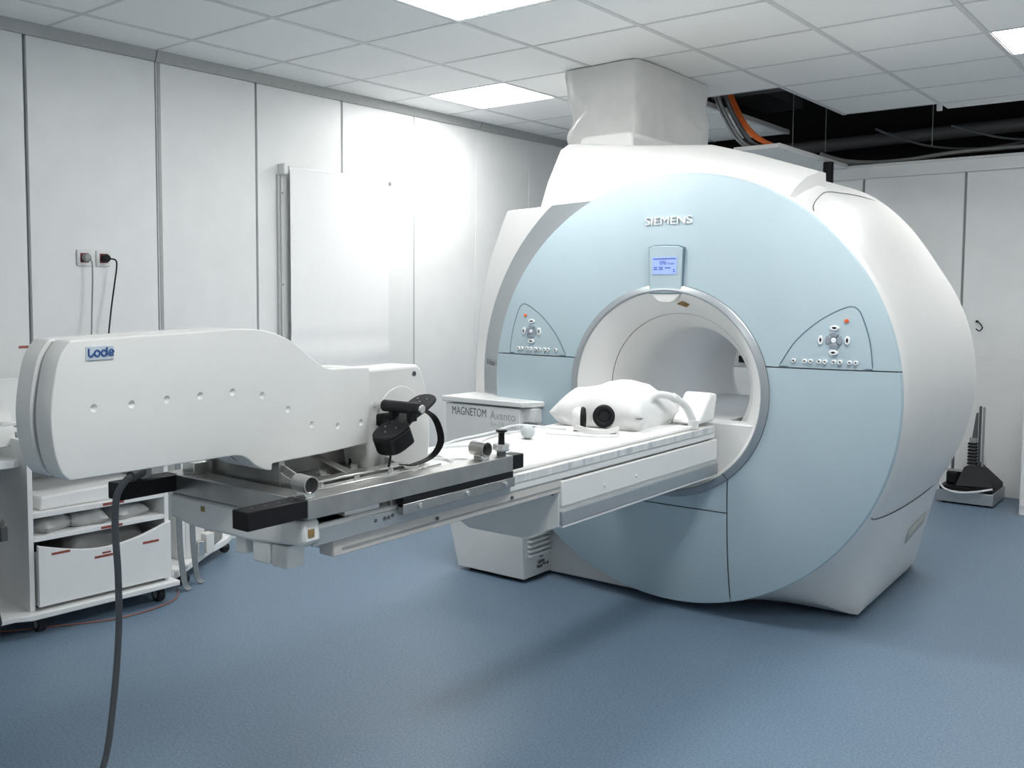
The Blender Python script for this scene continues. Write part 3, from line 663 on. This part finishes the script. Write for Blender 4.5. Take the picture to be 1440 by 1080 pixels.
# ------------------------------------------------------------------ clamp frame carrying the ergometer
fm = thing('clamp_frame', 'steel clamp frame with black bars holding the ergometer on the table', 'frame', (2.45, -.5, .86))
box('rail', (2.640, -.872, .868), (2.701, -.034, .916), steel_m, fm, bevel=.002)
box('rail', (2.135, -.872, .868), (2.19, -.034, .916), steel_m, fm, bevel=.002)
box('cross_bar', (2.150, -.884, .868), (2.640, -.815, .918), steel_m, fm, bevel=.002)
box('end_bar', (2.648, -1.055, .874), (2.701, -.873, .918), black_m, fm, bevel=.003)
box('end_bar', (2.150, -1.055, .874), (2.205, -.873, .918), black_m, fm, bevel=.003)
box('end_bar', (2.652, -.033, .872), (2.701, .022, .916), black_m, fm, bevel=.003)
for x in (2.674, 2.178):
    for y in (-1.02, -.98, -.94, -.90): rod('hole', (x, y, .9175), (x, y, .9186), .005, greydk_m, fm, 10)
rod('hole', (2.675, -.003, .9155), (2.675, -.003, .917), .009, greydk_m, fm, 14)
box('clamp_plate', (2.682, -.535, .846), (2.698, -.03, .868), steel_m, fm, bevel=.0015) if False else None
box('rail_gap_shade', (2.684, -.535, .842), (2.701, -.034, .868), black_m, fm, bevel=0)  # black filler standing in for the shaded gap beneath the rail
box('clamp_plate', (2.684, -.535, .822), (2.702, -.026, .850), steel_m, fm, bevel=.0015)
for y in (-.47, -.26, -.075): rod('bolt', (2.701, y, .838), (2.708, y, .838), .007, steelb_m, fm, 12, .001)
box('jaw_spacer', (2.64, -.56, .848), (2.68, -.53, .868), steel_m, fm, bevel=.001); box('jaw_spacer', (2.64, -.06, .848), (2.70, -.034, .868), steel_m, fm, bevel=.001)
def ring_clamp(y):
    st = box('tube_stem', (2.655, y - .018, .914), (2.690, y + .018, .932), steelb_m, fm, bevel=.004)
    a0 = Vector((2.652, y - .012, .948)); d = Vector((1, -.12, 0)).normalized(); a0 = Vector((2.668, y, .948)) - d * .028
    lathe('tube_clamp', [(.019, 0), (.0215, 0), (.0215, .056), (.019, .056), (.0185, .003)], a0, d, M('tube_steel', (.50, .49, .47), .3, .9), fm, 28, ang=50)
    rod('tube_core', a0 + d * .004, a0 + d * .03, .0188, greydk_m, st, 20)
ring_clamp(-.852); ring_clamp(-.155)
rod('knob_stud', (2.672, -.055, .915), (2.672, -.055, .93), .014, greydk_m, fm, 16)
lathe('knob_nut', [(.0, 0), (.024, 0), (.026, .004), (.026, .017), (.024, .021), (0, .021)], (2.672, -.055, .93), (0, 0, 1), steelb_m, fm, 8, ang=20)
lathe('knob', [(.010, 0), (.009, .03), (.011, .034), (.017, .037), (.017, .042), (0, .043)], (2.672, -.055, .951), (0, 0, 1), black_m, fm, 20)
# open tray under the ergometer
box('mount_plate', (2.30, -.80, .905), (2.60, -.33, .911), steel_m, fm, bevel=.001)
box('mount_side', (2.40, -.80, .911), (2.406, -.30, .985), steel_m, fm, bevel=.001)
prism('mount_flange', [(-.80, .911), (-.80, .975), (-.785, .985), (-.765, .911)], 'x', 2.30, 2.52, steel_m, fm, bevel=.001)
oriented('mount_edge', [(0, 0), (.19, 0), (.19, .008), (0, .008)], .03, (2.44, -.80, .98), (.93, .05, -.36), (0, 1, 0), steelb_m, fm, .001)
oriented('mount_edge', [(0, 0), (.20, 0), (.20, .008), (0, .008)], .03, (2.44, -.42, .975), (.93, .05, -.33), (0, 1, 0), steelb_m, fm, .001)
box('cross_strip', (2.565, -.755, .924), (2.60, -.40, .930), steelb_m, fm, bevel=.001)
oriented('cross_strip', [(0, 0), (.17, 0), (.17, .03), (0, .03)], .004, (2.42, -.615, .965), (.97, .0, -.22), (0, 1, 0), steelb_m, fm, .001)
for (x, y) in ((2.46, -.70), (2.47, -.60), (2.47, -.48), (2.50, -.40), (2.44, -.38)):
    rod('washer', (x, y, .911), (x, y, .914), .020, steelb_m, fm, 20); lathe('nut', [(0, 0), (.011, 0), (.011, .010), (0, .010)], (x, y, .914), (0, 0, 1), steelb_m, fm, 6, ang=20)
rod('pillar_bolt', (2.425, -.44, .911), (2.425, -.44, .985), .010, greydk_m, fm, 14)
box('long_strip', (2.612, -.80, .916), (2.640, -.30, .921), steelb_m, fm, bevel=.001)
for y in (-.76, -.63, -.50, -.37): lathe('hex_bolt', [(0, 0), (.008, 0), (.008, .011), (0, .011)], (2.626, y, .921), (0, 0, 1), steelb_m, fm, 6, ang=20)
# cover flap seen under the housing's tail
prism('arch_guard', [(2.20, .912), (2.62, .912), (2.62, .93), (2.56, .955), (2.50, .975), (2.40, 1.0), (2.30, 1.005), (2.24, .985), (2.20, .95)], 'y', -.79, -.784, steel_m, fm, bevel=.001)
box('lug', (2.20, -.86, .918), (2.25, -.80, .95), steelb_m, fm, bevel=.002)

# grey cable with its plug
cb = thing('ergometer_cable', 'thick grey cable hanging from a square plug down to the floor', 'cable', (2.23, -1.0, .918))
box('plug', (2.155, -.985, .918), (2.20, -.955, .966), grey_m, cb, bevel=.003)
rod('plug_collar', (2.20, -.985, .942), (2.215, -1.03, .935), .014, greydk_m, cb, 16, .002)
tube('cable', [(2.213, -1.02, .937), (2.22, -1.05, .925), (2.205, -1.065, .885), (2.18, -1.055, .80), (2.15, -1.03, .66), (2.115, -1.01, .50), (2.07, -1.0, .31), (2.02, -1.0, .12), (1.98, -1.03, .02), (1.95, -1.12, .009), (2.0, -1.35, .009), (2.2, -1.6, .009)], .009, M('cable_grey', (.13, .135, .14), .55), cb, n=8, seg=12)

# ------------------------------------------------------------------ things on the left wall
bd_ = thing('roller_screen', 'white roller screen hanging on the left wall', 'screen', (.05, 1.9, .94))
rod('roller', (.038, 1.49, 2.13), (.038, 2.375, 2.13), .013, paper_m, bd_, 20)
sheet = []
for k in range(30):
    t = k / 29; z = 2.135 - 1.30 * t; a = .007 * math.sin(t * 46) * max(0, t - .62) / .38
    sheet.append([(.050 + a, 1.495, z), (.050 + a * 1.2, 1.9, z - .004 * t), (.050 + a, 2.355, z), (.0485 + a, 2.355, z), (.0485 + a * 1.2, 1.9, z), (.0485 + a, 1.495, z)])
loft('fabric', sheet, paper_m, bd_, caps=True, ang=60)
br = box('bracket', (0, 1.445, 2.09), (.055, 1.475, 2.155), white_m, bd_, bevel=.006); box('bracket', (0, 2.375, 2.10), (.055, 2.40, 2.15), white_m, bd_, bevel=.008)
box('guide_rail', (0, 1.430, .84), (.014, 1.446, 2.09), jointl_m, bd_, bevel=.002); box('guide_rail', (.0, 1.458, .84), (.014, 1.472, 2.09), white_m, bd_, bevel=.002)
for z in (1.985, 1.45): rod('stud', (.014, 1.465, z), (.018, 1.465, z), .005, grey_m, bd_, 10)
def socket(y, z, plugm, cabm, cabpts, lab, lab2):
    s = thing('wall_socket', lab, 'socket', (0, y, z))
    box('frame', (0, y - .040, z - .040), (.010, y + .040, z + .040), white_m, s, bevel=.004)
    box('insert', (.009, y - .023, z - .023), (.0115, y + .023, z + .023), socket_m, s, bevel=.001)
    p = thing('plug', lab2, 'plug', (.012, y, z))
    rod('plug_body', (.011, y, z), (.045, y, z), .019, plugm, p, 20, .004)
    tube('lead', cabpts, .004, cabm, p, seg=8)
socket(.176, 1.572, grey_m, grey_m, [(.045, .180, 1.565), (.055, .188, 1.545), (.058, .187, 1.45), (.07, .170, 1.25), (.09, .150, 1.0), (.10, .14, .80)], 'left wall socket, white frame with dark red insert', 'round grey plug with grey lead in the left socket')
socket(.282, 1.572, black_m, black_m, [(.04, .288, 1.570), (.065, .312, 1.563), (.07, .315, 1.53), (.07, .300, 1.44), (.08, .270, 1.30), (.09, .24, 1.10), (.10, .22, .80)], 'right wall socket, white frame with dark red insert', 'black plug with black lead in the right socket')

# ------------------------------------------------------------------ storage trolley at the left
ct = thing('storage_trolley', 'white storage trolley with shelves, drawer and red labels', 'trolley', (.42, -.13, 0), -.061, None, True)
prism('base_board', [(-.24, -.80), (.23, -.80), (.245, -.40), (.275, -.345), (.275, .345), (-.24, .345)], 'z', .075, .098, wood_m, ct, bevel=.003)
prism('top_board', [(-.24, -.80), (.16, -.80), (.175, -.36), (.13, -.30), (-.24, -.30)], 'z', .690, .722, wood_m, ct, bevel=.003)
box('side_panel', (-.22, -.330, .098), (.225, -.308, .80), wood_m, ct, bevel=.002); box('side_panel', (-.22, .300, .098), (.225, .322, .80), wood_m, ct, bevel=.002)
box('back_panel', (-.24, -.80, .098), (-.222, .322, 1.02), wood_m, ct, bevel=.002)
s1 = box('shelf', (-.22, -.308, .480), (.225, .300, .502), wood_m, ct, bevel=.002); s2 = box('shelf', (-.22, -.308, .382), (.225, .300, .402), wood_m, ct, bevel=.002)
box('shelf', (-.22, -.308, .775), (.215, .300, .795), wood_m, ct, bevel=.002)
dr = [(-.300, .115), (.318, .115), (.318, .372)] + [(.318 - .618 * t, .372 - .060 * math.sin(math.pi * t) - .002 * t) for t in [i / 16 for i in range(1, 16)]] + [(-.300, .370)]
dw = prism('drawer', dr, 'x', .228, .248, wood_m, ct, bevel=.002)
mk('drawer_box', *join_vf([box_v((-.15, -.295, .12), (.228, -.283, .33)), box_v((-.15, .283, .12), (.228, .295, .33)), box_v((-.15, -.295, .115), (.228, .295, .12))]), wood_m, ct)
box('tape_label', (.2475, -.245, .322), (.2495, -.165, .332), red_m, dw, bevel=0); box('tape_label', (.2475, -.055, .270), (.2495, .045, .280), red_m, dw, bevel=0)
box('tape_label', (.2475, -.02, .285), (.2495, .02, .292), red_m, dw, bevel=0); box('tape_label', (.2475, .175, .290), (.2495, .255, .300), red_m, dw, bevel=0)
box('tape_label', (.2245, .0, .486), (.2265, .10, .497), red_m, s1, bevel=0); box('tape_label', (.2245, -.01, .386), (.2265, .09, .397), red_m, s2, bevel=0)
for (x, y) in ((.20, -.28), (.20, .28), (-.18, -.28), (-.18, .28), (.17, -.72), (-.18, -.72)):
    cs = box('castor_fork', (x - .018, y - .02, .045), (x + .018, y + .02, .076), greydk_m, ct, bevel=.004)
    rod('castor_wheel', (x - .004, y - .018, .034), (x - .004, y + .018, .034), .034, rubber_m, cs, 24, .006)
    rod('wheel_hub', (x - .004, y - .0195, .034), (x - .004, y + .0195, .034), .018, grey_m, cs, 18, .002)
def cart(x, y, z=0):       # trolley space to room
    c, s = math.cos(-.061), math.sin(-.061); return (.42 + c * x - s * y, -.13 + s * x + c * y, z)
mat_ = prism('folded_mat', [(-.27, .502), (.20, .502), (.24, .520), (.24, .555), (.20, .575), (-.26, .560)], 'x', -.2, .2, fabric_m, None, bevel=.010, seg=3)
mat_.location = (.42, -.13, 0); mat_.rotation_euler = (0, 0, -.061); tag(mat_, 'thick white folded mat on the upper shelf of the trolley', 'mat')
for i, (y, yw, lab) in enumerate(((-.22, .3, 'grey sandbag at the left on the trolley shelf'), (-.03, -.2, 'grey sandbag in the middle of the trolley shelf'), (.14, .15, 'grey sandbag at the right on the trolley shelf'))):
    pillow('sandbag', cart(.07, y, .402), (.27, .165, .085), yw, lab, 'sandbag', bag_m, i * 3.3, .5, 'sandbags on the trolley shelf')
pillow('drawer_bag', cart(.08, .02, .20), (.26, .42, .26), .1, 'dark grey cushion inside the trolley drawer', 'cushion', M('drawer_cushion', (.18, .18, .18), .8), 9.2, .5)
# receiver coils on the trolley's top board
cl = thing('receiver_coil', 'white receiver coil with connector block on the trolley top', 'coil', (.40, -.47, .722))
arc_ = [(.38 + .10 * math.cos(t), -.49 + .0 * t, .735 + .19 * math.sin(t)) for t in [math.radians(q) for q in range(10, 171, 16)]]
ribbon('coil_shell', [(x, y - .02, z) for x, y, z in arc_], (0, 1, 0), .13, .018, cream_m, cl, n=3)
box('clip', (.42, -.50, .845), (.47, -.385, .868), white_m, cl, bevel=.008); box('clip', (.42, -.48, .818), (.465, -.40, .842), white_m, cl, bevel=.008)
for y in (-.425, -.40): rod('contact', (.468, y, .856), (.472, y, .856), .006, greydk_m, cl, 10)
box('connector', (.43, -.435, .725), (.475, -.385, .79), white_m, cl, bevel=.008)
tube('lead', [(.45, -.41, .785), (.445, -.43, .815), (.43, -.48, .838), (.40, -.56, .85)], .013, grey_m, cl)
hb = box('notice_board', (.015, -1.0, .95), (.03, -.095, 1.16), wall_m, None, bevel=.003); tag(hb, 'white board with a red label on the left wall behind the trolley', 'board')
tp = box('tape_label', (.030, -.185, 1.143), (.0315, -.115, 1.155), red_m, hb, bevel=0)
# dark garment hanging at the trolley's open end
gl = []
for k in range(22):
    t = k / 21; z = .695 - .60 * t; rx = .11 + .03 * math.sin(t * 5 + 1) + .04 * t; ry = .07 + .012 * math.sin(t * 7)
    gl.append([(.585 + rx * math.cos(a) * (1 + .10 * math.sin(5 * a + t * 3)), -.685 + ry * math.sin(a) * (1 + .12 * math.sin(7 * a)), z) for a in [2 * math.pi * i / 40 for i in range(40)]])
ap = thing('hanging_cloth', 'dark navy cloth hanging at the far left end of the trolley', 'cloth', (.585, -.685, .095))
loft('cloth', gl, navy_m, ap, caps=True, ang=60); box('buckle', (.66, -.625, .43), (.70, -.595, .49), greydk_m, ap, bevel=.004)

# second stand behind the trolley, with straps hanging in front
st = thing('equipment_stand', 'white equipment stand on a curved base beside the storage trolley', 'stand', (.38, .48, 0))
bpts = spline([(.585, .25, 0), (.53, .36, 0), (.44, .50, 0), (.34, .66, 0), (.25, .84, 0), (.15, .96, 0)], 5)
prism('base', [(p.x, p.y) for p in bpts] + [(.08, .98), (.08, .24)], 'z', .055, .095, wood_m, st, bevel=.008, seg=3)
box('upright_panel', (.20, .255, .095), (.50, .280, .80), wood_m, st, bevel=.003); box('upright_panel', (.16, .40, .095), (.44, .43, .80), wood_m, st, bevel=.003)
box('upright_post', (.385, .43, .095), (.44, .50, .82), white_m, st, bevel=.006); box('upright_post', (.35, .51, .095), (.41, .57, .82), white_m, st, bevel=.006)
box('clamp_block', (.40, .55, .10), (.45, .60, .20), white_m, st, bevel=.004); box('hinge', (.41, .50, .10), (.455, .535, .17), steelb_m, st, bevel=.002)
prism('perforated_bin', [(.16, .58), (.36, .58), (.36, .66), (.26, .80), (.16, .82)], 'z', .10, .36, mesh_m, st, bevel=.004)
box('bin_rim', (.34, .575, .35), (.372, .67, .365), greydk_m, st, bevel=.002)
for (x, y) in ((.52, .36), (.20, .86), (.16, .32)):
    rod('castor_wheel', (x - .012, y, .028), (x + .012, y, .028), .028, rubber_m, st, 18, .004)
    box('castor_fork', (x - .016, y - .016, .03), (x + .016, y + .016, .056), greydk_m, st, bevel=.003)
def strap(pts, lab):
    tag(ribbon('webbing_strap', pts, (-.3, 1, 0), .040, .003, strap_m, None, n=6), lab, 'strap', 'grey webbing straps')
strap([(.52, .272, .835), (.592, .278, .79), (.600, .279, .50), (.603, .281, .25), (.605, .290, .12), (.607, .305, .03), (.618, .322, .006)], 'left grey webbing strap hanging beside the trolley')
strap([(.50, .365, .835), (.555, .376, .79), (.563, .378, .50), (.566, .382, .24), (.566, .392, .12), (.562, .412, .03), (.572, .432, .006)], 'right grey webbing strap hanging beside the trolley')
tag(tube('floor_cable', [(.30, -.75, .005), (.493, -.539, .005), (.593, -.374, .005), (.69, -.20, .005), (.724, -.083, .005), (.722, .06, .005), (.687, .183, .005), (.60, .27, .005), (.54, .30, .005)], .0028, ocable_m, None, seg=8), 'thin orange-red cable lying on the floor by the trolley', 'cable')

# ------------------------------------------------------------------ far right corner
pb = box('lower_wall_board', (2.60, 5.25, 0), (3.80, 5.275, .945), white_m, None, bevel=.004); tag(pb, 'waist-high white board standing against the back wall', 'board')
cbn = thing('side_cupboard', 'white cupboard edge at the far right of the picture', 'cupboard', (3.6, 4.9, 0))
box('body', (3.29, 4.70, .0), (3.90, 5.20, .93), wood_m, cbn, bevel=.003); box('door', (3.295, 4.682, .06), (3.895, 4.70, .92), white_m, cbn, bevel=.003)
dv_ = thing('phantom_stand', 'dark measuring device on a flat metal plinth in the back corner', 'device', (2.98, 5.0, 0))
box('plinth', (2.80, 4.80, .012), (3.13, 5.20, .088), silver_m, dv_, bevel=.003)
for (x, y) in ((2.84, 4.84), (3.09, 4.84), (2.84, 5.16), (3.09, 5.16)): rod('foot', (x, y, 0), (x, y, .013), .015, black_m, dv_, 10)
box('tray', (2.81, 4.82, .088), (3.12, 5.18, .115), black_m, dv_, bevel=.002)
mk('black_cover', [(2.90, 4.83, .118), (3.125, 4.88, .118), (3.125, 5.17, .118), (2.92, 5.15, .118), (2.93, 4.93, .235), (3.01, 4.98, .255), (3.0, 5.1, .255), (2.94, 5.08, .235)], [(0, 1, 5, 4), (1, 2, 6, 5), (2, 3, 7, 6), (3, 0, 4, 7), (4, 5, 6, 7), (3, 2, 1, 0)], rubber_m, dv_, bevel=.004, ang=20)
box('motor', (2.83, 4.90, .115), (2.90, 5.02, .20), black_m, dv_, bevel=.012); box('motor_arm', (2.83, 4.91, .20), (2.93, 4.95, .212), grey_m, dv_, bevel=.002)
box('post', (2.835, 5.02, .115), (2.85, 5.04, .30), greydk_m, dv_, bevel=.002)
for k in range(7): box('cooling_fin', (2.945, 4.94, .255 + .022 * k), (2.998, 5.0, .266 + .022 * k), black_m, dv_, bevel=.001)
box('fin_core', (2.95, 4.955, .24), (2.993, 4.99, .43), grey_m, dv_, bevel=.001)
prism('mast', [(2.965, .43), (2.995, .43), (2.995, .60), (2.985, .60)], 'y', 4.96, 4.985, greydk_m, dv_, bevel=.002)
box('mast', (3.0, 4.97, .24), (3.012, 5.0, .645), greydk_m, dv_, bevel=.002); box('mast', (3.022, 4.97, .24), (3.032, 5.0, .64), grey_m, dv_, bevel=.002)
tube('hose', [(2.80, 4.85, .145), (2.84, 4.80, .10), (2.93, 4.775, .085), (3.03, 4.78, .10), (3.12, 4.82, .122)], .007, pcable_m, dv_)
tube('hose', [(3.02, 5.0, .33), (3.04, 5.0, .30), (3.05, 5.0, .24)], .006, pcable_m, dv_)
hk = thing('wall_hook', 'small black wire hook on the back wall', 'hook', (2.89, 5.39, 1.17))
rod('hook_plate', (2.888, 5.40, 1.20), (2.888, 5.375, 1.20), .008, black_m, hk, 10); tube('wire', [(2.888, 5.385, 1.20), (2.91, 5.375, 1.185), (2.925, 5.375, 1.155), (2.905, 5.375, 1.135), (2.885, 5.375, 1.15)], .004, black_m, hk)

# ------------------------------------------------------------------ cables and trays in the open ceiling
tr = thing('cable_tray', 'flat white cable tray running to the back wall in the ceiling gap', 'cable tray', (1.85, 4.7, 2.35))
box('tray_floor', (1.70, 3.95, 2.335), (2.0, 5.43, 2.345), wall_m, tr, bevel=.001); box('tray_lip', (1.99, 3.95, 2.345), (2.0, 5.355, 2.365), white_m, tr, bevel=.001)
box('tray_lip', (1.70, 3.942, 2.335), (2.0, 3.952, 2.362), white_m, tr, bevel=.001)
for y in (4.1, 4.75): rod('rivet', (1.985, y, 2.333), (1.985, y, 2.336), .005, grey_m, tr, 8)
for k, (dx, dy) in enumerate(((0, 0), (.018, .01), (.009, .03))):
    tag(tube('orange_cable', [(1.60 + dx, 3.9 + dy, 2.95), (1.642 + dx, 3.95 + dy, 2.743), (1.690 + dx, 3.95 + dy, 2.63), (1.75 + dx, 3.95 + dy, 2.515), (1.83 + dx, 3.97 + dy, 2.42), (1.92 + dx, 4.05 + dy, 2.362), (1.94 + dx, 4.5 + dy, 2.362)], .012, orange_m, None), '%s orange cable curving down onto the ceiling tray' % ('left', 'right', 'rear')[k], 'cable', 'orange cables in the ceiling gap')
for k, (dx, dy) in enumerate(((0, 0), (.03, .03), (-.03, .02), (.055, -.01))):
    tag(tube('grey_cable', [(1.56 + dx, 3.85 + dy, 2.95), (1.60 + dx, 3.9 + dy, 2.72), (1.66 + dx, 3.93 + dy, 2.56), (1.735 + dx, 3.97 + dy, 2.42), (1.80 + dx, 4.05 + dy, 2.362), (1.82 + dx, 4.5 + dy, 2.358)], .010, greydk_m if k % 2 else grey_m, None), ('pale grey cable at the far left of the bundle in the ceiling gap', 'dark grey cable in the middle of the ceiling gap bundle', 'pale grey cable behind the ceiling gap bundle', 'dark grey cable touching the orange ones in the ceiling gap')[k], 'cable', 'grey cables in the ceiling gap')
for k in range(3):
    tag(tube('sagging_cable', [(1.78, 5.40 + .03 * k, 2.47), (1.95, 5.42 + .03 * k, 2.405 - .01 * k), (2.16, 5.43 + .03 * k, 2.375), (2.40, 5.44 + .03 * k, 2.376), (2.7, 5.45 + .03 * k, 2.40), (3.2, 5.5 + .03 * k, 2.41)], .014 - .002 * k, grey_m if k != 1 else tan_m, None), ('thick grey cable sagging nearest along the back wall ledge', 'beige cable sagging in the middle along the back wall ledge', 'thinnest grey cable sagging furthest along the back wall ledge')[k], 'cable', 'sagging cables above the back wall')
for k in range(4):
    tag(tube('loose_cable', [(2.2 + .5 * k, 5.30, 2.60 - .03 * k), (2.5 + .5 * k, 5.45, 2.47), (2.9 + .45 * k, 5.50, 2.42 + .02 * k), (3.4 + .4 * k, 5.55, 2.50)], .008, greydk_m, None), ('first', 'second', 'third', 'fourth')[k] + ' loose dark cable from the left above the back wall ledge', 'cable', 'loose cables above the back wall')
for (x, y, z0, z1) in ((1.87, 4.55, 2.36, 3.2), (1.93, 5.05, 2.43, 3.2), (2.65, 5.0, 2.40, 3.2)):
    tag(tube('hanger_wire', [(x, y, z1), (x, y, (z0 + z1) / 2), (x, y, z0)], .0025, grey_m, None, seg=6), {1.87: 'thin hanger wire above the cable tray', 1.93: 'hanger wire ending in a hook near the tray corner', 2.65: 'hanger wire with a twisted end below the last tile'}[x], 'wire', 'hanger wires in the ceiling gap')
bxx = box('bar_end_clip', (2.715, 4.80, 2.60), (2.745, 4.83, 2.655), white_m, None, bevel=.003); tag(bxx, 'small white clip on the end of a ceiling bar', 'clip')
tag(rod('black_conduit', (2.02, 4.85, 2.17), (2.02, 4.85, 2.33), .035, black_m, None, 18, .004), 'short black conduit hanging under the tray corner', 'conduit')
